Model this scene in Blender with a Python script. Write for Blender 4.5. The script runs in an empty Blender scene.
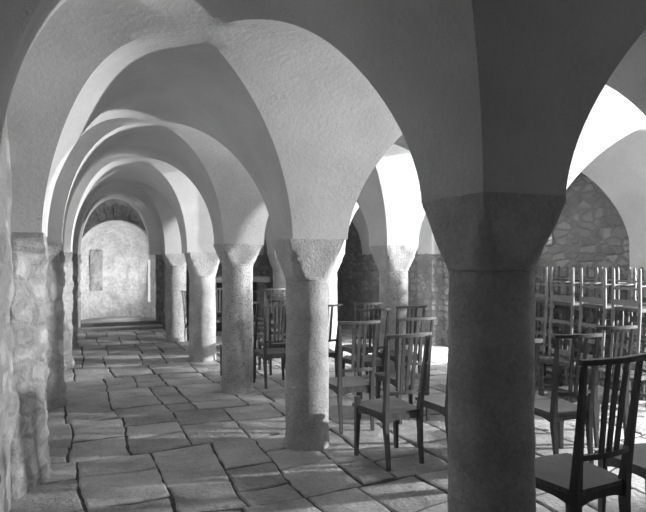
import bpy, bmesh, math, random
from math import sin, cos, pi, radians, sqrt
from mathutils import Vector, Matrix, noise

random.seed(7)
scene = bpy.context.scene
COL = scene.collection

# ------------------------------------------------------------------ camera
TH = radians(23.6)                       # the vaulted bays run 23.6 degrees left of the view
CU, SU = cos(TH), sin(TH)
def W(u, v, h=0.0):                      # u along the aisles, v across them
    return Vector((-SU * u + CU * v, CU * u + SU * v, h))

cam_d = bpy.data.cameras.new('camera')
cam = bpy.data.objects.new('camera', cam_d); COL.objects.link(cam)
cam.location = (0, 0, 1.55); cam.rotation_euler = (pi / 2, 0, 0)
cam_d.sensor_width = 36; cam_d.lens = 576 / 646 * 36
cam_d.shift_y = 2 / 646; cam_d.clip_start = 0.02
scene.camera = cam

# ------------------------------------------------------------------ light
scene.view_settings.view_transform = 'Standard'
scene.view_settings.look = 'None'
scene.view_settings.gamma = 1.0
scene.view_settings.use_curve_mapping = False
scene.view_settings.exposure = -0.30

world = bpy.data.worlds.new('daylight'); scene.world = world
world.use_nodes = True
bg = world.node_tree.nodes['Background']
bg.inputs[0].default_value = (1, 1, 1, 1); bg.inputs[1].default_value = 1.0

def area(name, loc, to, sx, sy, power, spread=180):
    d = bpy.data.lights.new(name, 'AREA'); d.shape = 'RECTANGLE'
    d.size = sx; d.size_y = sy; d.energy = power; d.spread = radians(spread)
    o = bpy.data.objects.new(name, d); COL.objects.link(o)
    o.location = loc
    o.rotation_euler = (Vector(to) - Vector(loc)).to_track_quat('-Z', 'Y').to_euler()
    return o
# low daylight through the doorway of the right wall, beside the second bay
area('doorway_daylight', W(2.4, 7.2, 1.6), W(3.0, 0.0, 1.7), 0.12, 0.14, 640)
area('doorway_skylight', W(3.55, 6.75, 1.2), W(6.0, 1.6, 2.2), 1.1, 1.6, 22)
# fill lamp in an added small high window, lighting the third bay's webs
area('added_window_fill', W(6.14, 6.35, 1.9), W(5.7, 0.6, 2.6), 0.2, 0.28, 60, 52)
# fill lamps in an added, unseen doorway by the fourth bay, brightening the far bays
area('added_doorway_fill', W(6.7, 7.8, 1.6), W(10.2, 2.2, 1.7), 0.16, 0.2, 900)
area('added_doorway_soft_fill', W(7.3, 7.2, 1.3), W(11, 3.0, 1.6), 1.4, 2.0, 240)
# daylight through the slit of the end niche
area('slit_daylight', W(13.83, 1.60, 1.05), W(14.0, 0.3, 1.2), 0.10, 0.9, 26)

# ------------------------------------------------------------------ materials
def nodes_mat(name, rough=0.9, spec=0.25):
    m = bpy.data.materials.new(name); m.use_nodes = True
    nt = m.node_tree; b = nt.nodes['Principled BSDF']
    b.inputs['Roughness'].default_value = rough
    b.inputs['Specular IOR Level'].default_value = spec
    tc = nt.nodes.new('ShaderNodeTexCoord')
    return m, nt, b, tc
def N(nt, kind, **kw):
    n = nt.nodes.new(kind)
    for k, v in kw.items(): setattr(n, k, v)
    return n
def noise_tex(nt, vec, scale, detail=6, rough=0.6, dist=0.0):
    n = nt.nodes.new('ShaderNodeTexNoise')
    n.inputs['Scale'].default_value = scale; n.inputs['Detail'].default_value = detail
    n.inputs['Roughness'].default_value = rough; n.inputs['Distortion'].default_value = dist
    nt.links.new(vec, n.inputs['Vector']); return n.outputs['Fac']
def ramp(nt, fac, stops):
    r = nt.nodes.new('ShaderNodeValToRGB'); e = r.color_ramp.elements
    while len(e) < len(stops): e.new(0.5)
    for i, (p, g) in enumerate(stops):
        e[i].position = p; e[i].color = (g, g, g, 1)
    nt.links.new(fac, r.inputs[0]); return r.outputs[0]
def mth(nt, op, a, b=None, c=None, clamp=False):
    n = nt.nodes.new('ShaderNodeMath'); n.operation = op; n.use_clamp = clamp
    for i, x in enumerate((a, b, c)):
        if x is None: continue
        if isinstance(x, (int, float)): n.inputs[i].default_value = x
        else: nt.links.new(x, n.inputs[i])
    return n.outputs[0]
def bump(nt, b, h, strength, dist):
    n = nt.nodes.new('ShaderNodeBump'); n.inputs['Strength'].default_value = strength
    n.inputs['Distance'].default_value = dist
    nt.links.new(h, n.inputs['Height']); nt.links.new(n.outputs[0], b.inputs['Normal'])

def scaled(nt, vec, sc, rz=0.0):
    mp = nt.nodes.new('ShaderNodeMapping'); mp.inputs['Scale'].default_value = sc
    mp.inputs['Rotation'].default_value = (0, 0, rz)
    nt.links.new(vec, mp.inputs['Vector']); return mp.outputs[0]

def mat_plaster(name, lo, hi, pits=True):
    m, nt, b, tc = nodes_mat(name)
    v = tc.outputs['Object']
    big = noise_tex(nt, v, 1.6, 5, 0.6)
    fine = noise_tex(nt, v, 38, 4, 0.7)
    mix = mth(nt, 'ADD', mth(nt, 'MULTIPLY', big, 0.75), mth(nt, 'MULTIPLY', fine, 0.25))
    base = ramp(nt, mix, [(0.3, lo), (0.7, hi)])
    if pits:
        vo = nt.nodes.new('ShaderNodeTexVoronoi'); vo.inputs['Scale'].default_value = 60
        nt.links.new(v, vo.inputs['Vector'])
        thr = noise_tex(nt, v, 3.0, 3)
        spots = mth(nt, 'LESS_THAN', vo.outputs['Distance'], mth(nt, 'MULTIPLY', mth(nt, 'SUBTRACT', thr, 0.46, clamp=True), 1.1))
        mx = nt.nodes.new('ShaderNodeMix'); mx.data_type = 'RGBA'
        nt.links.new(spots, mx.inputs['Factor']); nt.links.new(base, mx.inputs['A'])
        mx.inputs['B'].default_value = (lo * .7,) * 3 + (1,)
        base = mx.outputs['Result']
    nt.links.new(base, b.inputs['Base Color'])
    trowel = noise_tex(nt, scaled(nt, v, (3, 9, 5)), 3.0, 6, 0.6, 0.6)
    hgt = mth(nt, 'ADD', mth(nt, 'MULTIPLY', trowel, 0.45), mth(nt, 'MULTIPLY', fine, 0.40))
    bump(nt, b, hgt, 0.45, 0.014)
    return m

def mat_granular(name, lo, hi, strength=0.8, scale=60, pit=0.0):
    m, nt, b, tc = nodes_mat(name)
    v = tc.outputs['Object']
    a = noise_tex(nt, v, scale, 5, 0.75)
    c = noise_tex(nt, v, 4, 5, 0.6)
    mix = mth(nt, 'ADD', mth(nt, 'MULTIPLY', a, 0.5), mth(nt, 'MULTIPLY', c, 0.5))
    base = ramp(nt, mix, [(0.38, lo), (0.62, hi)])
    hgt = a
    if pit:
        vo = nt.nodes.new('ShaderNodeTexVoronoi'); vo.inputs['Scale'].default_value = 75
        nt.links.new(v, vo.inputs['Vector'])
        holes = mth(nt, 'LESS_THAN', vo.outputs['Distance'], mth(nt, 'MULTIPLY', mth(nt, 'SUBTRACT', noise_tex(nt, v, 28, 2), 0.42, clamp=True), pit))
        mx = nt.nodes.new('ShaderNodeMix'); mx.data_type = 'RGBA'
        nt.links.new(holes, mx.inputs['Factor']); nt.links.new(base, mx.inputs['A'])
        mx.inputs['B'].default_value = (lo * .5,) * 3 + (1,)
        base = mx.outputs['Result']
        hgt = mth(nt, 'SUBTRACT', a, holes)
    nt.links.new(base, b.inputs['Base Color'])
    bump(nt, b, hgt, strength, 0.022)
    return m

def mat_rubble(name, lo, hi, mortar, scale=4.5, strength=0.9, flat=2.0, edge=0.07):
    """coursed rubble: stretched cells of different greys in wide mortar"""
    m, nt, b, tc = nodes_mat(name)
    v = tc.outputs['Object']
    wob = nt.nodes.new('ShaderNodeTexNoise'); wob.inputs['Scale'].default_value = 2.5
    nt.links.new(v, wob.inputs['Vector'])
    mx0 = nt.nodes.new('ShaderNodeMix'); mx0.data_type = 'VECTOR'; mx0.inputs['Factor'].default_value = 0.09
    nt.links.new(v, mx0.inputs['A']); nt.links.new(wob.outputs['Color'], mx0.inputs['B'])
    sv = scaled(nt, mx0.outputs['Result'], (1, 1, flat))
    vd = nt.nodes.new('ShaderNodeTexVoronoi'); vd.feature = 'DISTANCE_TO_EDGE'; vd.inputs['Scale'].default_value = scale
    vc = nt.nodes.new('ShaderNodeTexVoronoi'); vc.inputs['Scale'].default_value = scale
    for q in (vd, vc):
        q.inputs['Randomness'].default_value = 0.75; nt.links.new(sv, q.inputs['Vector'])
    sep = nt.nodes.new('ShaderNodeSeparateColor'); nt.links.new(vc.outputs['Color'], sep.inputs[0])
    fine = noise_tex(nt, v, 22, 6, 0.7)
    tone = mth(nt, 'ADD', mth(nt, 'MULTIPLY', sep.outputs[0], 0.30), mth(nt, 'MULTIPLY', mth(nt, 'ADD', mth(nt, 'MULTIPLY', fine, 0.6), mth(nt, 'MULTIPLY', noise_tex(nt, v, 5, 5, 0.7), 0.4)), 0.70))
    stone = ramp(nt, tone, [(0.28, lo), (0.72, hi)])
    e = mth(nt, 'ADD', vd.outputs['Distance'], mth(nt, 'MULTIPLY', mth(nt, 'SUBTRACT', fine, 0.5), 0.22))
    k = ramp(nt, e, [(0.01, 0.0), (edge, 1.0)])
    mx = nt.nodes.new('ShaderNodeMix'); mx.data_type = 'RGBA'
    nt.links.new(k, mx.inputs['Factor']); mx.inputs['A'].default_value = (mortar,) * 3 + (1,)
    nt.links.new(stone, mx.inputs['B']); nt.links.new(mx.outputs['Result'], b.inputs['Base Color'])
    hgt = mth(nt, 'ADD', mth(nt, 'MULTIPLY', k, 0.6), mth(nt, 'MULTIPLY', fine, 0.8))
    bump(nt, b, hgt, strength, 0.03)
    return m

def mat_floor(name):
    m, nt, b, tc = nodes_mat(name, 0.72, 0.3)
    v = tc.outputs['Object']
    at = nt.nodes.new('ShaderNodeAttribute'); at.attribute_name = 'tone'
    big = noise_tex(nt, v, 2.2, 5, 0.6); fine = noise_tex(nt, v, 30, 6, 0.7)
    mix = mth(nt, 'ADD', mth(nt, 'ADD', mth(nt, 'MULTIPLY', big, 0.45), mth(nt, 'MULTIPLY', fine, 0.25)), mth(nt, 'MULTIPLY', mth(nt, 'ADD', at.outputs['Fac'], 0.4), 0.17))
    base = ramp(nt, mix, [(0.34, 0.20), (0.66, 0.60)])
    nt.links.new(base, b.inputs['Base Color'])
    mid = noise_tex(nt, v, 7, 6, 0.65)
    bump(nt, b, mth(nt, 'ADD', mth(nt, 'MULTIPLY', mid, 1.0), mth(nt, 'MULTIPLY', fine, 0.45)), 0.9, 0.035)
    return m

def mat_wood(name, lo, hi, rough=0.42):
    m, nt, b, tc = nodes_mat(name, rough, 0.5)
    v = tc.outputs['Object']
    g = noise_tex(nt, scaled(nt, v, (14, 14, 1.5)), 3, 6, 0.65, 0.8)
    s = noise_tex(nt, v, 9, 3, 0.5)
    mix = mth(nt, 'ADD', mth(nt, 'MULTIPLY', g, 0.7), mth(nt, 'MULTIPLY', s, 0.3))
    nt.links.new(ramp(nt, mix, [(0.3, lo), (0.72, hi)]), b.inputs['Base Color'])
    bump(nt, b, g, 0.25, 0.004)
    return m

def mat_rush(name):
    m, nt, b, tc = nodes_mat(name, 0.8, 0.2)
    v = tc.outputs['Object']
    w = nt.nodes.new('ShaderNodeTexWave'); w.inputs['Scale'].default_value = 22; w.inputs['Distortion'].default_value = 1.5
    nt.links.new(v, w.inputs['Vector'])
    nt.links.new(ramp(nt, w.outputs['Fac'], [(0.1, 0.05), (0.9, 0.16)]), b.inputs['Base Color'])
    bump(nt, b, w.outputs['Fac'], 0.5, 0.006)
    return m

M = dict(
    vault=mat_plaster('vault_plaster', 0.50, 0.68),
    lime=mat_granular('end_niche_limewash', 0.50, 0.80, 1.0, 16),
    shaft=mat_granular('column_stone', 0.34, 0.64, 0.8, 46),
    shaft_pitted=mat_granular('pitted_column_stone', 0.38, 0.68, 0.9, 46, pit=1.9),
    capital=mat_granular('capital_stone', 0.40, 0.62, 0.8, 40, pit=0.7),
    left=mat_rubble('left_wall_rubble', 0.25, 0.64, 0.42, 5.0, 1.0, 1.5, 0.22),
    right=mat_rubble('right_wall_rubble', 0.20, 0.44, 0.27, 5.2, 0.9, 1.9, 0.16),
    arch=mat_granular('voussoir_stone', 0.16, 0.40, 1.0, 14),
    blocked=mat_granular('blocked_opening_stone', 0.22, 0.55, 1.0, 9),
    floor=mat_floor('flagstone'),
    joint=mat_granular('joint_earth', 0.06, 0.12, 0.6, 30),
    wood=mat_wood('dark_oiled_wood', 0.03, 0.085),
    wood2=mat_wood('worn_brown_wood', 0.05, 0.15),
    pale=mat_wood('pale_worn_wood', 0.11, 0.24, 0.55),
    rush=mat_rush('woven_rush'),
)

# ------------------------------------------------------------------ helpers
def obj(name, bm, mats, parent=None, smooth=None, kind=None, label=None):
    me = bpy.data.meshes.new(name)
    bmesh.ops.recalc_face_normals(bm, faces=bm.faces) if smooth != 'keep' else None
    bm.to_mesh(me); bm.free()
    for m in (mats if isinstance(mats, (list, tuple)) else [mats]): me.materials.append(m)
    if smooth:
        for p in me.polygons: p.use_smooth = True
        if isinstance(smooth, (int, float)) and not isinstance(smooth, bool):
            me.set_sharp_from_angle(angle=radians(smooth))
    o = bpy.data.objects.new(name, me); COL.objects.link(o)
    if parent: o.parent = parent
    if kind: o['kind'] = kind
    if label: o['label'] = label
    return o
def thing(name, label, cat, loc=(0, 0, 0), rz=0.0, group=None):
    o = bpy.data.objects.new(name, None); COL.objects.link(o)
    o.location = loc; o.rotation_euler = (0, 0, rz)
    o.empty_display_size = 0.2
    o['label'] = label; o['category'] = cat
    if group: o['group'] = group
    return o
def grid(bm, f, nu, nv, closed_u=False, skip=None, mat=0):
    vs = [[bm.verts.new(f(i / nu, j / nv)) for j in range(nv + 1)] for i in range(nu + (0 if closed_u else 1))]
    n = len(vs)
    for i in range(nu):
        for j in range(nv):
            if skip and skip(i, j): continue
            a, b = vs[i % n], vs[(i + 1) % n]
            q = []
            for x in (a[j], b[j], b[j + 1], a[j + 1]):
                if x not in q: q.append(x)
            try:
                fc = bm.faces.new(q); fc.material_index = mat
            except ValueError: pass
    return vs
def bar(bm, pts, sw, sh, n=4, up=None):
    """a stick of rectangular (n=4) or round section through pts; sw, sh = half sizes, numbers or per-point lists"""
    pts = [Vector(p) for p in pts]; rings = []
    for i, p in enumerate(pts):
        t = (pts[min(i + 1, len(pts) - 1)] - pts[max(i - 1, 0)]).normalized()
        ref = Vector(up) if up else (Vector((0, 1, 0)) if abs(t.z) > 0.8 else Vector((0, 0, 1)))
        a = ref.cross(t).normalized(); b = t.cross(a).normalized()
        w = sw[i] if isinstance(sw, (list, tuple)) else sw
        h = sh[i] if isinstance(sh, (list, tuple)) else sh
        if n == 4: ring = [p + a * w * x + b * h * y for x, y in ((-1, -1), (1, -1), (1, 1), (-1, 1))]
        else: ring = [p + a * w * cos(2 * pi * k / n) + b * h * sin(2 * pi * k / n) for k in range(n)]
        rings.append([bm.verts.new(q) for q in ring])
    for r, s in zip(rings, rings[1:]):
        for k in range(len(r)): bm.faces.new((r[k], r[(k + 1) % len(r)], s[(k + 1) % len(r)], s[k]))
    bm.faces.new(rings[0][::-1]); bm.faces.new(rings[-1])
def bevel(bm, w, seg=2):
    bmesh.ops.bevel(bm, geom=[e for e in bm.edges if e.calc_face_angle(0) > 0.6], offset=w, segments=seg, affect='EDGES', profile=0.6, clamp_overlap=True)
def wob(p, amp, sc, seed=0.0):
    return (noise.noise_vector(p * sc + Vector((seed, seed * 2, 3.7))) * amp)
def rough(p, amp, sc, seed=0.0):
    q = p * sc + Vector((seed, 1.3, 0.7 * seed))
    return (noise.noise(q) + 0.5 * noise.noise(q * 2.1) + 0.25 * noise.noise(q * 4.3)) * amp

# ------------------------------------------------------------------ the plan
BAY = 2.2
KS = range(-1, 7)                      # rows of supports; the camera stands at row 0
S = 0.235                              # half side of a capital's top
V1, V2, VR = 1.8, 3.9, 6.0
def v1(u):                             # the first row leans a little out of line
    t = min(1, max(0, (3.6 - u) / 1.0)); return V1 + .035 * t * t * (3 - 2 * t)
CROWN = 2.82
HS = {-2: 1.8, -1: 1.8, 0: 1.8, 1: 1.82, 2: 1.70, 3: 1.70, 4: 1.62, 5: 1.62, 6: 1.62, 7: 1.62}
def vl(u): return -0.17 + (u - 4.36) * 0.04          # face of the left wall's pilasters
def vwall(u): return vl(u) - 0.165
VRF, VRW = 5.85, 6.10                                # right pilaster face, right wall
def hs(u):
    t = u / BAY; k = math.floor(t); f = t - k
    a = S / BAY
    f = min(1, max(0, (f - a) / (1 - 2 * a)))
    return HS[k] * (1 - f) + HS[k + 1] * f
P = 1.72
def crown(u):                          # the vault domes up towards the first bays
    t = min(1, max(0, (3.5 - u) / 0.8)); return CROWN + 0.21 * t * t * (3 - 2 * t)
def prof(c, u, wall=False):
    p = P + 0.38 * min(1, max(0, (u - 4.6) / 2.5))
    if wall:                              # fuller in the middle of each bay on the wall side
        d = abs((u / BAY) % 1 - 0.5) * 2
        q = min(1, max(0, (u - 4.4) / 0.6))
        p = 1.78 + (0.95 - 0.65 * q) * (1 - d) ** 1.1 + 0.25 * q
    return (max(0.0, 1 - c ** p)) ** (1 / p)

# ------------------------------------------------------------------ ceiling: groin vaults
def build_vault():
    bm = bmesh.new()
    NT, NM = 26, 10
    def put(u, v, s):
        e = min(1.0, max(0.0, (0.73 - v) / 0.6))          # the wall side of the left aisle sits a little higher
        h = hs(u) + (crown(u) + 0.025 * e * e * (3 - 2 * e) - hs(u)) * s
        p = W(u, v, h)
        return p + wob(p, 0.022 * (0.25 + s), 0.9) * 0.9
    aisles = [(lambda u: vl(u), lambda u: v1(u) - S, lambda u: vwall(u) - 0.15, lambda u: v1(u)),
              (lambda u: v1(u) + S, lambda u: V2 - S, lambda u: v1(u), lambda u: V2),
              (lambda u: V2 + S, lambda u: VRF, lambda u: V2, lambda u: VRW + 0.15)]
    A = BAY / 2 - S
    for k in range(-1, 6):
        uc = (k + 0.5) * BAY
        for lo, hi, elo, ehi in aisles:
            def vc(u): return (lo(u) + hi(u)) / 2
            def B(u): return (hi(u) - lo(u)) / 2
            for su in (-1, 1):
                for sv in (-1, 1):
                    wallside = sv < 0 and lo(3.3) < 0
                    def g_(c): return c ** (1.7 if k < 2 else 1.5) if wallside else c
                    def L(a, b):                                   # web running along the aisle
                        c = cos(a * pi / 2)
                        u = uc + su * (A * g_(c) + (BAY / 2 - A * g_(c)) * b)
                        return put(u, vc(u) + sv * B(u) * c, prof(c, u, wallside))
                    grid(bm, L, NT, NM)
                    def T(a, b):                                   # web running across the aisles
                        c = cos(a * pi / 2)
                        u = uc + su * A * g_(c)
                        g = vc(u) + sv * B(u) * c
                        e = ehi(u) if sv > 0 else elo(u)
                        return put(u, g + (e - g) * b, prof(c, u, wallside))
                    grid(bm, T, NT, NM)
    bmesh.ops.remove_doubles(bm, verts=bm.verts, dist=0.0004)
    # keep the groins crisp
    o = obj('ceiling', bm, M['vault'], smooth=24, kind='structure')
    return o
build_vault()

# ------------------------------------------------------------------ floor: flagstones
def build_floor():
    bm = bmesh.new()
    tone = bm.loops.layers.float_color.new('tone')
    def warp(u, v):
        n = noise.noise_vector(Vector((u * 0.55, v * 0.75, 5.1)))
        m = noise.noise_vector(Vector((u * 1.7, v * 1.9, 9.1)))
        near = max(0.0, min(1.0, (4.6 - u) / 1.6))
        return u + n.x * 0.12 + m.x * (0.05 + 0.05 * near), v + n.y * 0.09 + m.y * (0.025 + 0.03 * near)
    rnd = random.Random(21)
    cells = []
    ub = -3.0
    while ub < 13.7:                                     # blocks of a few courses, each divided anew across the aisles
        bl = rnd.uniform(0.7, 1.5); v = -0.8 - rnd.random() * .3
        while v < 6.4:
            w = rnd.uniform(0.27, 0.56); u = ub; end = ub + bl
            while u < end - 1e-3:
                l = rnd.uniform(0.28, 0.62)
                if end - u - l < 0.28: l = end - u
                cells.append((u, v, l, w)); u += l
            v += w
        ub += bl
    for u, v, l, w in cells:
        if True:
            if True:
                g = rnd.uniform(0.002, 0.007)
                us, vs = (u + g, min(u + l, 13.7) - g), (v + g, v + w - g)
                n = 10
                cj = [(rnd.uniform(0, .014), rnd.uniform(0, .010)) for _ in range(4)]
                z0 = rnd.uniform(-0.005, 0.004); tu, tv = rnd.uniform(-.008, .008), rnd.uniform(-.008, .008)
                ring = []
                path = [(us[0] + (us[1] - us[0]) * t / n, vs[0]) for t in range(n)] + [(us[1], vs[0] + (vs[1] - vs[0]) * t / n) for t in range(n)] + \
                       [(us[1] + (us[0] - us[1]) * t / n, vs[1]) for t in range(n)] + [(us[0], vs[1] + (vs[0] - vs[1]) * t / n) for t in range(n)]
                uc, vc_ = (us[0] + us[1]) / 2, (vs[0] + vs[1]) / 2
                tn = rnd.random()
                outer, mid, top = [], [], []
                seed = rnd.random() * 40
                for a, b in path:
                    da = noise.noise(Vector((a * 9, b * 9, seed))) * 0.014
                    db = noise.noise(Vector((a * 9, b * 9, seed + 7))) * 0.014
                    fa, fb = (a - us[0]) / (us[1] - us[0]), (b - vs[0]) / (vs[1] - vs[0])
                    for (ci, cjv), (ju, jv) in zip(((0, 0), (1, 0), (1, 1), (0, 1)), cj):
                        wgt = (1 - abs(ci - fa)) * (1 - abs(cjv - fb))
                        da += wgt * ju * (1 - 2 * ci); db += wgt * jv * (1 - 2 * cjv)
                    for lst, sh, dz in ((outer, 1.0, -0.035), (mid, 1.0, -0.007), (top, 0.0, 0.0)):
                        if lst is top:
                            dx, dy = uc - a, vc_ - b
                            L = max(0.01, sqrt(dx * dx + dy * dy)); aa, bb = a + dx / L * 0.014, b + dy / L * 0.014
                        else: aa, bb = a, b
                        x, y = warp(aa + da, bb + db)
                        lst.append(bm.verts.new(W(x, y, z0 + (aa - uc) * tu + (bb - vc_) * tv + dz)))
                fs = []
                for A_, B_ in ((outer, mid), (mid, top)):
                    for k in range(len(A_)):
                        fs.append(bm.faces.new((A_[k], A_[(k + 1) % len(A_)], B_[(k + 1) % len(A_)], B_[k])))
                fs.append(bm.faces.new(top))
                for f in fs:
                    for lp in f.loops: lp[tone] = (tn, tn, tn, 1)
    q = [bm.verts.new(W(a, b, -0.014)) for a, b in ((-3.2, -1.4), (14.6, -1.4), (14.6, 9.5), (-3.2, 9.5))]
    f = bm.faces.new(q); f.material_index = 1
    obj('floor', bm, [M['floor'], M['joint']], kind='structure', smooth=28)
build_floor()

# ------------------------------------------------------------------ walls
def build_left_wall():
    bm = bmesh.new()
    def f(a, b):
        u = -2.5 + 16.1 * a ** 1.3; h = -0.05 + 3.0 * b
        p = W(u, vwall(u), h)
        k = 1.0 if h < 1.75 else max(0.15, 1 - (h - 1.75) * 3)
        return p + W(0, 1) * (rough(p, 0.045, 3.2) + 0.02 * max(0, 0.3 - h)) * k
    grid(bm, f, 300, 70)
    obj('wall_left', bm, M['left'], smooth=True, kind='structure')
build_left_wall()

def build_right_wall():
    bm = bmesh.new()
    doors = ((6.02, 6.30, 1.74, 2.06), (1.75, 4.08, -0.05, 2.45), (6.90, 8.20, -0.05, 2.30))  # small window and second doorway are added to let fill light in
    us = set([-2.5 + i * 0.1 for i in range(162)]); hl = set([-0.05 + i * 0.1 for i in range(31)])
    for d in doors: us |= set(d[:2]); hl |= set(d[2:])
    us, hsl = sorted(us), sorted(hl)
    V = {}
    for i, u in enumerate(us):
        for j, h in enumerate(hsl):
            p = W(u, VRW, h); V[i, j] = bm.verts.new(p + W(0, 1) * rough(p, 0.025, 3.0, 4.0))
    for i in range(len(us) - 1):
        for j in range(len(hsl) - 1):
            um, hm = (us[i] + us[i + 1]) / 2, (hsl[j] + hsl[j + 1]) / 2
            if any(d[0] < um < d[1] and d[2] < hm < d[3] for d in doors): continue
            bm.faces.new((V[i, j], V[i + 1, j], V[i + 1, j + 1], V[i, j + 1]))
    for d in doors:                                       # splayed reveals
        a = [(d[0], d[2]), (d[1], d[2]), (d[1], d[3]), (d[0], d[3])]
        c = [(d[0] - .05, d[2]), (d[1] + .05, d[2]), (d[1] + .05, d[3] + .05), (d[0] - .05, d[3] + .05)]
        for k in ((1, 2, 3) if d[2] < 0 else (0, 1, 2, 3)):
            q = [a[k], a[(k + 1) % 4]]; r = [c[k], c[(k + 1) % 4]]
            bm.faces.new([bm.verts.new(W(q[0][0], VRW - .02, q[0][1])), bm.verts.new(W(q[1][0], VRW - .02, q[1][1])),
                          bm.verts.new(W(r[1][0], VRW + .45, r[1][1])), bm.verts.new(W(r[0][0], VRW + .45, r[0][1]))])
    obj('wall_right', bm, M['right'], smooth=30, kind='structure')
build_right_wall()

# end wall with the arched niche of the left aisle
NC, NR, NS, UE = 0.93, 0.87, 1.50, 13.38
def build_end():
    bm = bmesh.new()
    def edge(t):                           # outline of the opening, 0..1 from left foot over the arch to right foot
        if t < 0.3: return (NC - NR, -0.02 + (NS + .02) * t / 0.3)
        if t > 0.7: return (NC + NR, NS - (NS + .02) * (t - 0.7) / 0.3)
        a = pi * (1 - (t - 0.3) / 0.4); return (NC + NR * cos(a), NS + NR * sin(a) * 1.02)
    def outer(t):
        v, h = edge(t)
        if t <= 0.3: return (-0.9, h * 1.0)
        if t >= 0.7: return (2.05, h)
        s = (t - 0.3) / 0.4
        if s < .3: return (-0.9, NS + (3.1 - NS) * s / .3)
        if s > .7: return (2.05, NS + (3.1 - NS) * (1 - s) / .3)
        return (-0.9 + 2.95 * (s - .3) / .4, 3.1)
    def ring(a, b):
        e, o = edge(a), outer(a)
        v, h = e[0] + (o[0] - e[0]) * b, e[1] + (o[1] - e[1]) * b
        p = W(UE, v, h); return p + W(1, 0) * rough(p, 0.03, 6.0, 2.0)
    grid(bm, ring, 90, 12)
    def soffit(a, b):
        v, h = edge(a); p = W(UE + 0.34 * b, v + (NC - v) * 0.03 * b, h)
        q = p if b == 0 else p
        return q + W(1, 0) * rough(p, 0.03, 6.0, 2.0) * (1 - b)
    grid(bm, soffit, 90, 4)
    obj('wall_end', bm, M['arch'], smooth=True, kind='structure')
    # voussoirs of the arch, wedge by wedge
    bm = bmesh.new()
    rr = random.Random(3); n = 19
    for k in range(n):
        a0, a1 = pi * (k + .04) / n, pi * (k + .96) / n
        r0, r1 = NR - .004, NR + rr.uniform(.26, .36)
        d = rr.uniform(0.02, 0.045)
        q = []
        for dd in (UE - d, UE + .05):
            for a, r in ((a0, r0), (a1, r0), (a1, r1), (a0, r1)):
                q.append(bm.verts.new(W(dd, NC + r * cos(a), NS + r * sin(a) * 1.02)))
        for f in ((0, 1, 2, 3), (7, 6, 5, 4), (0, 4, 5, 1), (1, 5, 6, 2), (2, 6, 7, 3), (3, 7, 4, 0)): bm.faces.new([q[i] for i in f])
    bevel(bm, .008)
    obj('trim_1', bm, M['arch'], kind='structure')
    # the niche: curved limewashed wall and half dome
    bm = bmesh.new()
    RU, RV = 1.0, NR - .03
    U0 = UE + .30
    NPH, NH = 96, 80
    slit_a = math.acos(0.893)
    def ap(a, b):
        ph = pi * a
        h = 2.42 * b
        p0 = W(U0 + RU * sin(ph), NC + RV * cos(ph), h)
        if h > NS:
            t = min(1.0, (h - NS) / 0.92); k = sqrt(max(0.0, 1 - t * t))
            p0 = W(U0 + RU * sin(ph) * (0.55 * k + .45 * (k > 0)) if False else U0 + RU * sin(ph) * k, NC + RV * cos(ph) * k, h)
        n = W(-sin(ph), -cos(ph))
        return p0 + n * rough(p0, 0.02, 4.0, 8.0)
    def skip(i, j):
        a = pi * (i + .5) / NPH; h = 2.42 * (j + .5) / NH
        return abs(a - slit_a) < 0.065 and 0.52 < h < 1.52
    grid(bm, ap, NPH, NH, skip=skip)
    # deep splay behind the slit
    for s in (-1, 1):
        a = slit_a + s * 0.07
        p = (U0 + RU * sin(a), NC + RV * cos(a)); o = (p[0] + .05, p[1] + .02)
        bm.faces.new([bm.verts.new(W(*p, .5)), bm.verts.new(W(*o, .5)), bm.verts.new(W(*o, 1.55)), bm.verts.new(W(*p, 1.55))])
    obj('wall_niche', bm, M['lime'], smooth=True, kind='structure')
    # recessed blocked opening in the niche
    bm = bmesh.new()
    def pan(a, b):
        ph = pi * (0.60 + 0.125 * a); h = 0.78 + 0.95 * b
        k = 1.0 if h <= NS else sqrt(max(0, 1 - ((h - NS) / .92) ** 2))
        p0 = W(U0 + (RU) * sin(ph) * k, NC + (RV) * cos(ph) * k, h)
        return p0 + W(-sin(ph), -cos(ph)) * (0.022 + rough(p0, 0.02, 9.0, 3.0))
    grid(bm, pan, 12, 20)
    obj('window_2', bm, M['blocked'], smooth=True, kind='structure')
    # raised floor of the niche with its worn step
    bm = bmesh.new()
    for (u0, u1, z) in ((13.02, 13.45, .07), (13.40, 14.8, .15)):
        bmesh.ops.create_cube(bm, size=1, matrix=Matrix.Translation(W((u0 + u1) / 2, NC, z / 2 - .01)) @ Matrix.Rotation(TH, 4, 'Z') @ Matrix.Diagonal((1.86, u1 - u0, z, 1)))
    bevel(bm, .012)
    obj('floor_niche_step', bm, M['floor'], kind='structure')
    # flat end wall behind the two other aisles, and the wall behind the camera
    bm = bmesh.new()
    grid(bm, lambda a, b: (lambda p: p + W(1, 0) * rough(p, .03, 3.0, 6.0))(W(UE, 1.75 + 4.5 * a, -.05 + 3.1 * b)), 50, 36)
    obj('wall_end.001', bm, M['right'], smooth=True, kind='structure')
    bm = bmesh.new()
    grid(bm, lambda a, b: (lambda p: p + W(1, 0) * rough(p, .03, 3.0, 6.0))(W(-2.42, -.9 + 7.2 * a, -.05 + 3.1 * b)), 50, 24)
    obj('wall_entrance', bm, M['left'], smooth=True, kind='structure')
build_end()

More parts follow.
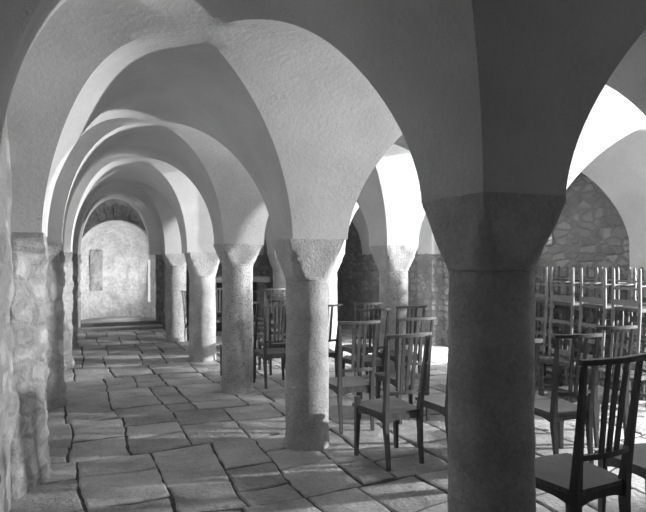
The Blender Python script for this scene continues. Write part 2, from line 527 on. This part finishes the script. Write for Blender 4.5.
# ------------------------------------------------------------------ wall pilasters
def pilaster(u, face, back, sgn, label, half=S, mat='left', group=None, amp=0.028, top=None):
    """a rough masonry pilaster; sgn +1 faces the aisle from the left wall, -1 from the right wall"""
    bm = bmesh.new()
    H = (top or hs(u)) + 0.015
    d = abs(face - back)
    path = [(u - half, 0.0, (-1, 0)), (u - half, 1.0, (-1, 0)), (u + half, 1.0, (1, 0)), (u + half, 0.0, (1, 0))]
    def f(a, b):
        t = a * 3; k = min(2, int(t)); s = t - k
        p0, p1 = path[k], path[k + 1]
        uu = p0[0] + (p1[0] - p0[0]) * s; dd = p0[1] + (p1[1] - p0[1]) * s
        h = -0.04 + (H + .04) * b
        fade = min(1.0, (H - h) / 0.15 + .15)
        if mat == 'left' and k == 0:                     # worn front corner, squared again under the vault
            e = max(0.0, (s - .40) / .60); uu += .30 * e * min(1, max(0, (H - h - .02) / .2))
        if mat == 'left' and k == 1:
            uu = u - half + (2 * half) * s + .30 * (1 - s) * min(1, max(0, (H - h - .02) / .2))
        base = W(uu, back + (face - back) * dd, h)
        nrm = (W(-1, 0), W(0, sgn), W(1, 0))[k]
        if abs(s) < .02 and k > 0: nrm = (nrm + (W(-1, 0), W(0, sgn), W(1, 0))[k - 1]).normalized()
        if k < 2 and s > .98: nrm = (nrm + (W(-1, 0), W(0, sgn), W(1, 0))[k + 1]).normalized()
        fade = min(1.0, (H - h) / 0.15 + .15)
        r = rough(base, amp, 5.0, 1.0) + rough(base, amp * .5, 14.0, 2.0) + 0.03 * max(0, 0.25 - h) / .25 * abs(sin(u * 3 + 1))
        return base + nrm * r * fade
    grid(bm, f, 48, 110)
    grid(bm, lambda a, b: W(u - half + 2 * half * a, back + (face - back) * b, H), 2, 2)
    o = obj('pilaster', bm, M[mat], smooth=50)
    o['label'] = label; o['category'] = 'pilaster'
    if group: o['group'] = group
    return o
LEFT_LABELS = {
    1: 'rough masonry pilaster on the left wall closest to the camera, at the picture edge',
    2: 'tall rough stone pilaster at far left, the nearest one whose full front edge shows',
    3: 'second rough stone pilaster along the left wall, with a smooth darker foot',
    4: 'third narrow stone pilaster along the left wall of the aisle',
    5: 'fourth slim stone pilaster along the left wall, before the end arch',
    6: 'last stone pilaster on the left, carrying the left foot of the end arch'}
for k in KS:
    u = k * BAY if k < 6 else 13.22
    pilaster(u, vl(u), vwall(u) - .12, 1, LEFT_LABELS.get(k, 'rough masonry pilaster on the left wall behind the camera'),
             half=S if k < 6 else .16, group='left wall pilasters')
pilaster(13.26, 1.90, 2.15, -1, 'broad stone pier carrying the right foot of the end arch', half=.14, group='left wall pilasters')
pilaster(13.22, 1.62, 1.95, -1, 'dark narrow stone pier carrying the right foot of the end arch', half=.15, group=None) if False else None
RIGHT_LABELS = {2: 'smooth plastered pilaster on the right wall beside the stacked chairs, at the right picture edge',
                3: 'right wall pilaster hidden behind the big foreground column',
                4: 'stone pilaster on the far wall, just left of the big foreground column',
                5: 'far wall stone pilaster seen behind the lit second row column',
                6: 'last stone pilaster of the far wall in the corner'}
for k in KS:
    u = k * BAY if k < 6 else 13.2
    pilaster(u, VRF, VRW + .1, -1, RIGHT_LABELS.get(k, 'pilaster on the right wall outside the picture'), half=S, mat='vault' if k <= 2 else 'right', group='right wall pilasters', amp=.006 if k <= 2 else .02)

# ------------------------------------------------------------------ columns
def column(u, v, rad, hcap, htop, label, pitted=False, seed=0):
    t = thing('stone_column', label, 'column', W(u, v, 0), TH, 'columns carrying the vaults')
    bm = bmesh.new(); n = 56
    def sh(a, b):
        h = -0.03 + (hcap + .03) * b
        an = 2 * pi * a
        p = Vector((cos(an), sin(an), 0))
        r = rad * (1.015 - 0.03 * b) + rough(Vector((p.x * rad, p.y * rad, h)), .004, 9, seed) + rough(Vector((p.x, p.y, h)), .006, 1.5, seed)
        if h < .08: r += .012 * (1 - h / .08) * (0.4 + abs(noise.noise(p * 2 + Vector((seed, 0, 0)))))
        return Vector((p.x * r, p.y * r, h))
    vs = grid(bm, sh, n, 60, closed_u=True)
    bm.faces.new([x[-1] for x in vs])
    obj('shaft', bm, M['shaft_pitted' if pitted else 'shaft'], t, smooth=True)
    bm = bmesh.new()
    n = 64
    rb = rad * 0.985 + .004
    def cp(a, b):
        h = hcap + (htop + .012 - hcap) * b
        an = 2 * pi * a + pi / 4
        c, s = cos(an), sin(an)
        circ = rb
        k = 1 / max(abs(c), abs(s))                     # square
        f = min(1.0, b * 1.15) ** 0.85
        # corner swells out first, like a chamfered block
        side = rad * 0.93 + (S + .004 - rad * 0.93) * min(1, b * 1.0)
        sq = side * k
        # start as the circle, end as the square: intersection of a growing cone and the tapering block
        cone = rb + (S * 1.4142 - rb) * min(1.0, b / 0.93)
        r = min(sq, cone) if b > 0 else rb
        r = r if b > .04 else max(rb, min(r, rb + .004))
        p = Vector((c * r, s * r, h))
        return p + wob(p + Vector((seed, 0, 0)), .006, 7.0)
    vs = grid(bm, cp, n, 30, closed_u=True)
    bm.faces.new([x[-1] for x in vs]); bm.faces.new([x[0] for x in vs][::-1])
    obj('capital', bm, M['capital'], t, smooth=32)
    # thin astragal under the capital
    bm = bmesh.new()
    def ast(a, b):
        an = 2 * pi * a; q = 2 * pi * b
        r = rad * .99 + .006 * cos(q) + noise.noise(Vector((cos(an) * 3, sin(an) * 3, seed))) * .003
        return Vector((cos(an) * r, sin(an) * r, hcap + .007 * sin(q)))
    grid(bm, ast, 48, 8, closed_u=True)
    obj('neck_ring', bm, M['capital'], t, smooth=True)
    return t
C1R = {-1: (.19, 1.42), 0: (.19, 1.42), 1: (.200, 1.50), 2: (.178, 1.375), 3: (.182, 1.465), 4: (.197, 1.27), 5: (.187, 1.40)}
L1 = {1: 'massive shadowed stone column in the right foreground with a broad tapering capital',
      2: 'smooth round stone column at picture centre beside the brown chairs',
      3: 'pitted pale stone column, the next one left of the central column',
      4: 'stout stone column with a low capital, third back from the camera in the left aisle row',
      5: 'farthest round column of the left aisle row, next to the end niche'}
L2 = {1: 'second row column outside the picture on the right', 2: 'second row column standing hidden behind the big foreground column',
      3: 'brightly lit column of the second row behind the group of chairs',
      4: 'column of the second row glimpsed just right of the central column',
      5: 'distant column of the second row seen between the pitted and central columns'}
offs = {3: (0, -.012), 4: (-.03, .03), 1: (0, .035), 2: (.06, .003)}
for k in range(-1, 6):
    r, hc = C1R[k]; du, dv = offs.get(k, (0, 0))
    column(k * BAY + du, V1 + dv, r, hc, HS[k], L1.get(k, 'column behind the camera in the left aisle row'), pitted=(k in (3, 5)), seed=k * 3.1)
C2R = {-1: (.19, 1.4), 0: (.19, 1.4), 1: (.19, 1.42), 2: (.185, 1.40), 3: (.19, 1.38), 4: (.185, 1.33), 5: (.185, 1.33)}
for k in range(-1, 6):
    r, hc = C2R[k]
    column(k * BAY, V2, r, hc, HS[k], L2.get(k, 'second row column behind the camera'), pitted=(k == 3), seed=k * 2.3 + 20)
# half pier of the second row against the end wall
pilaster(13.22, V2 - .2, V2 + .2, -1, 'square stone pier against the end wall behind the altar', half=.17, mat='right')

# ------------------------------------------------------------------ altar at the end of the middle aisle
def build_altar():
    c = Vector((-1.83, 12.2, 0))
    t = thing('altar_table', 'pale stone slab altar standing at the far end of the middle aisle', 'altar', c, radians(12))
    bm = bmesh.new(); bmesh.ops.create_cube(bm, size=1, matrix=Matrix.Translation((0, 0, 1.10)) @ Matrix.Diagonal((1.35, .6, .11, 1))); bevel(bm, .015)
    obj('top_slab', bm, M['lime'], t)
    for s in (-1, 1):
        bm = bmesh.new(); bmesh.ops.create_cube(bm, size=1, matrix=Matrix.Translation((s * .5, 0, .52)) @ Matrix.Diagonal((.16, .42, 1.06, 1))); bevel(bm, .012)
        obj('support', bm, M['arch'], t)
    bm = bmesh.new(); bmesh.ops.create_cube(bm, size=1, matrix=Matrix.Translation((0, .05, .52)) @ Matrix.Diagonal((.84, .08, 1.04, 1)))
    obj('back_panel', bm, M['wood'], t)
build_altar()

# ------------------------------------------------------------------ chairs
def kids(o): return [c for c in COL.objects if c.parent == o]
def dup(root, loc, rz, label, group=None):
    r = root.copy(); COL.objects.link(r); r.location = loc; r.rotation_euler = (0, 0, rz); r['label'] = label
    if group: r['group'] = group
    for ch in root_children[root.name]:
        c = ch.copy(); COL.objects.link(c); c.parent = r
    return r
root_children = {}

def make_chair(label, wood, stub=False):
    """low wooden chair: tall raked back of three slats between tapering posts, curved rails, shaped seat"""
    t = thing('slat_back_chair', label, 'chair')
    ch = []
    m = M[wood]
    WR, WF, D = .155, .195, .185               # half widths rear/front, half depth
    SH = .405
    def post_x(h): return WR + (.022 * max(0, (h - SH)) / .6) - .004 * (h < .2)
    def post_y(h): return -D - (.070 * max(0, h - SH) / .6) ** 1.0 - .030 * max(0, .3 - h) / .3
    for s in (-1, 1):
        bm = bmesh.new()
        hh = [0.0, .15, .30, .40, .50, .65, .80, .93, .975]
        bar(bm, [(s * post_x(h), post_y(h), h) for h in hh], [.012, .0135, .0165, .0175, .0155, .0135, .0115, .0105, .010], [.014, .016, .021, .023, .019, .015, .013, .011, .010])
        bevel(bm, .003, 1)
        ch.append(obj('rear_leg', bm, m, t))
    for s in (-1, 1):
        bm = bmesh.new(); top = SH - .012 + (.07 if stub and s < 0 else 0)
        bar(bm, [(s * (WF - .004), D - .012, 0), (s * (WF - .01), D - .014, .2), (s * (WF - .012), D - .016, top)], [.013, .017, .019], [.013, .017, .019])
        bevel(bm, .003, 1)
        ch.append(obj('leg', bm, m, t))
    # seat: slightly dished board
    bm = bmesh.new()
    n = 14
    def outline(a, b):
        y = -D - .005 + (2 * D + .03) * b
        hw = WR + .008 + (WF + .012 - WR - .008) * b
        bow = .018 * (1 - (2 * a - 1) ** 2) * (b > .95)
        return hw * (2 * a - 1), y + bow
    for z, side in ((SH, 1), (SH - .024, -1)):
        def f(a, b, z=z, side=side):
            x, y = outline(a, b)
            dish = .010 * (1 - (2 * a - 1) ** 2) * sin(pi * min(1, max(0, b))) if side > 0 else 0
            return Vector((x, y, z - dish))
        g = grid(bm, f, n, n)
        if side > 0: gt = g
        else: gb = g
    loop_t = [gt[i][0] for i in range(n)] + [gt[n][j] for j in range(n)] + [gt[n - i][n] for i in range(n)] + [gt[0][n - j] for j in range(n)]
    loop_b = [gb[i][0] for i in range(n)] + [gb[n][j] for j in range(n)] + [gb[n - i][n] for i in range(n)] + [gb[0][n - j] for j in range(n)]
    for k in range(len(loop_t)):
        k2 = (k + 1) % len(loop_t); bm.faces.new((loop_t[k], loop_t[k2], loop_b[k2], loop_b[k]))
    ch.append(obj('seat', bm, M['wood2'], t, smooth=40))
    # apron rails arched underneath
    bm = bmesh.new()
    def apron(p, q):
        p, q = Vector(p), Vector(q); d = (q - p); nrm = Vector((-d.y, d.x, 0)).normalized() * .010
        K = 12; rows = []
        for i in range(K + 1):
            s = i / K; low = SH - .024 - .030 - .034 * (abs(2 * s - 1) ** 3)
            c = p + d * s
            rows.append([bm.verts.new((c.x + e.x, c.y + e.y, z)) for e, z in ((nrm, SH - .024), (-nrm, SH - .024), (-nrm, low), (nrm, low))])
        for r, s_ in zip(rows, rows[1:]):
            for k in range(4): bm.faces.new((r[k], r[(k + 1) % 4], s_[(k + 1) % 4], s_[k]))
        bm.faces.new(rows[0][::-1]); bm.faces.new(rows[-1])
    apron((-WR, -D, 0), (WR, -D, 0)); apron((-WF + .014, D - .014, 0), (WF - .014, D - .014, 0))
    apron((-WR, -D, 0), (-WF + .014, D - .014, 0)); apron((WR, -D, 0), (WF - .014, D - .014, 0))
    ch.append(obj('seat_frame', bm, m, t))
    # curved rails of the back
    def curved(name, h, hw, ht, th, bow):
        bm = bmesh.new(); K = 12
        pts = [(hw * (2 * i / K - 1), post_y(h) - bow * (1 - (2 * i / K - 1) ** 2), h) for i in range(K + 1)]
        bar(bm, pts, th, ht, up=(0, 0, 1)); bevel(bm, .003, 1)
        ch.append(obj(name, bm, m, t))
    curved('top_rail', .982, post_x(.98) + .024, .0125, .017, .030)
    curved('back_rail', .555, post_x(.55), .0125, .010, .026)
    for k, x in enumerate((-.052, 0, .052)):
        bm = bmesh.new()
        def yy(h): return post_y(h) - .025
        bar(bm, [(x * .9, yy(.55), .555), (x, yy(.75), .76), (x * 1.08, yy(.97) - .002, .975)], [.0125, .0135, .0115], [.0055, .0055, .0055])
        ch.append(obj('slat', bm, m, t))
    root_children[t.name] = ch
    return t

protoA = make_chair('x', 'wood'); protoB = make_chair('x', 'wood2'); protoC = make_chair('x', 'wood2', stub=True)
used = set()
G = 'slat back chairs standing in the middle aisle'
def put_chair(px, z, yaw, label, proto=None, hdepth=.19):
    """px, z: the middle of the chair's back in the photograph's frame and its distance; resolved into the room's metres"""
    proto = proto or protoA
    yaw = radians(yaw); f = Vector((-sin(yaw), cos(yaw), 0))
    c = Vector(((px - 323) * z / 576, z, 0)) + f * hdepth
    if proto.name in used: return dup(proto, c, yaw, label, G)
    used.add(proto.name); proto.location = c; proto.rotation_euler = (0, 0, yaw); proto['label'] = label; proto['group'] = G
    return proto
put_chair(403.5, 4.30, 28, 'front brown slat back chair right of the central column, one leg poking above its seat', protoC)
put_chair(356, 5.15, 20, 'worn brown slat back chair immediately right of the central column', protoB)
put_chair(325, 6.95, 24, 'dark chair mostly hidden behind the central column, one back post showing', protoA)
put_chair(366, 7.25, 22, 'farthest chair of the group right of the central column, before the dark wall', protoB)
put_chair(372, 6.40, 24, 'dark slat back chair behind the worn brown chair, in the middle of the group', protoA)
put_chair(413, 5.45, 22, 'pale topped slat back chair directly behind the front brown chair', protoB)
put_chair(408.5, 6.75, 22, 'dark slat back chair in front of the lit second row column', protoA)
put_chair(465.5, 4.45, 22, 'chair cut off by the big foreground column at its right, one back post showing', protoB)
put_chair(572, 4.28, 16, 'dark slat back chair in the middle of the right foreground group', protoA)
put_chair(610, 4.78, 16, 'dark chair just behind on the right with its pale top rail, nearest the stacked chairs', protoA)
put_chair(511, 3.97, 20, 'dark chair hidden behind the big foreground column, one back post showing on its right', protoA)
near = put_chair(601, 2.82, 26, 'dark slat back chair closest to the camera at lower right', protoA)
near.scale = (1.12, 1.02, 1.085)
put_chair(682, 3.12, 20, 'chair at the right edge of the picture, only its seat corner showing', protoB)
put_chair(277.5, 6.9, 22, 'brown slat back chair left of the central column, nearest of its row', protoB)
put_chair(243, 7.35, 24, 'dark chair half hidden behind the pitted column', protoA)
for i, (px, z, l) in enumerate(((281, 7.7, 'second chair of the row left of the central column'), (278, 8.5, 'third chair of the row left of the central column'),
        (276, 9.3, 'fourth chair of the row left of the central column'), (259, 9.9, 'far chair just right of the pitted column, near the altar'),
        (273, 10.6, 'farthest chair of the row left of the central column, before the altar'), (219, 10.7, 'distant chair seen between the pitted column and its left neighbour'))):
    put_chair(px, z, 23, l, protoB if i % 2 else protoA)
for p in (protoA, protoB, protoC):
    assert p.name in used

# stacked rush chairs with turned legs along the right wall
def make_rush(label, inverted):
    t = thing('rush_seat_chair', label, 'chair')
    ch = []; m = M['pale'] if inverted else M['wood2']
    WR, WF, D, SH = .145, .168, .17, .42
    H = 1.0
    def y_(h): return -D - .045 * max(0, h - SH) / .58
    for s in (-1, 1):
        bm = bmesh.new()
        bar(bm, [(s * WR, y_(h), h) for h in (0, .03, .4, .7, .96, 1.0)], [.012, .016, .0175, .0165, .014, .008], [.012, .016, .0175, .0165, .014, .008], n=10)
        ch.append(obj('rear_leg', bm, m, t, smooth=50))
    for s in (-1, 1):
        bm = bmesh.new()
        prof_ = [(0, .012), (.03, .016), (.06, .020), (.09, .012), (.12, .020), (.16, .022), (.22, .015), (.30, .014), (.33, .021), (.35, .012), (.37, .020), (.42, .020)]
        bar(bm, [(s * WF, D, h) for h, r in prof_], [r for h, r in prof_], [r for h, r in prof_], n=10)
        ch.append(obj('leg', bm, m, t, smooth=60))
    bm = bmesh.new()
    def f(a, b):
        hw = WR + (WF + .01 - WR) * b
        return Vector((hw * (2 * a - 1), -D + (2 * D + .01) * b, SH - .012 * (1 - (2 * a - 1) ** 2) * sin(pi * b)))
    g1 = grid(bm, f, 10, 10); g2 = grid(bm, lambda a, b: f(a, b) * 1 - Vector((0, 0, .035)), 10, 10)
    n = 10
    lp = lambda g: [g[i][0] for i in range(n)] + [g[n][j] for j in range(n)] + [g[n - i][n] for i in range(n)] + [g[0][n - j] for j in range(n)]
    a, b = lp(g1), lp(g2)
    for k in range(len(a)): bm.faces.new((a[k], a[(k + 1) % 40], b[(k + 1) % 40], b[k]))
    ch.append(obj('seat', bm, M['rush'], t, smooth=50))
    for z, hh in ((.20, .010), (.335, .026)):
        bm = bmesh.new(); bar(bm, [(-WR, y_(z), z), (WR, y_(z), z)], .008, hh); bevel(bm, .003, 1); ch.append(obj('rear_stretcher', bm, m, t))
    for s in (-1, 1):
        bm = bmesh.new(); bar(bm, [(s * WR, -D, .17), (s * WF, D, .17)], .009, .009, n=8); ch.append(obj('side_stretcher', bm, m, t))
    bm = bmesh.new(); bar(bm, [(-WF, D, .14), (WF, D, .14)], .009, .011, n=8); ch.append(obj('front_stretcher', bm, m, t))
    for z, hh in ((.60, .018), (.76, .018), (.93, .030)):
        bm = bmesh.new(); K = 8
        bar(bm, [(WR * (2 * i / K - 1), y_(z) - .018 * (1 - (2 * i / K - 1) ** 2), z) for i in range(K + 1)], .007, hh, up=(0, 0, 1)); ch.append(obj('ladder_rail', bm, m, t))
    root_children[t.name] = ch
    return t
up0 = make_rush('x', False); inv0 = make_rush('x', True); inv1 = make_rush('x', False)
first = {'u': True, 'i': True, 'j': True}
def place(o0, key, loc, rot, label, group):
    if first[key]:
        first[key] = False; r = o0
    else: r = dup(o0, loc, 0, label, group)
    r.location = loc; r.rotation_euler = rot; r['label'] = label; r['group'] = group
ORD = ['first', 'second', 'third', 'fourth', 'fifth', 'sixth', 'seventh', 'eighth']
rs = random.Random(5)
for row, (v, us) in enumerate(((5.02, [3.97, 4.36, 4.77, 5.16, 5.56, 5.96]), (5.52, [4.2, 4.62, 5.04, 5.46, 5.9]))):
    for i, u in enumerate(us):
        jit = rs.uniform(-.012, .012); yawj = rs.uniform(-.03, .03)
        where = ('%s from the right in the front stacked row' if row == 0 else '%s from the right in the back stacked row') % ORD[i]
        base = W(u + jit, v, 0)
        yaw = TH + pi / 2 + yawj                           # local +y (front) points to -v, towards the aisle
        place(up0, 'u', base, (0, 0, yaw), 'upright rush seat chair with ladder back, ' + where, 'upright chairs carrying the stacks')
        # the inverted chair hangs seat down over the lower chair's back, its own back posts towards the aisle
        fwd = Vector((-sin(yaw), cos(yaw), 0))
        loc = base - fwd * .12 + Vector((0, 0, 1.448))
        place(*((inv0, 'i') if row == 0 else (inv1, 'j')), loc, (pi, 0, yaw), ('pale' if row == 0 else 'brown') + ' chair stacked upside down, ' + where, 'upside down chairs on top of the stacks')
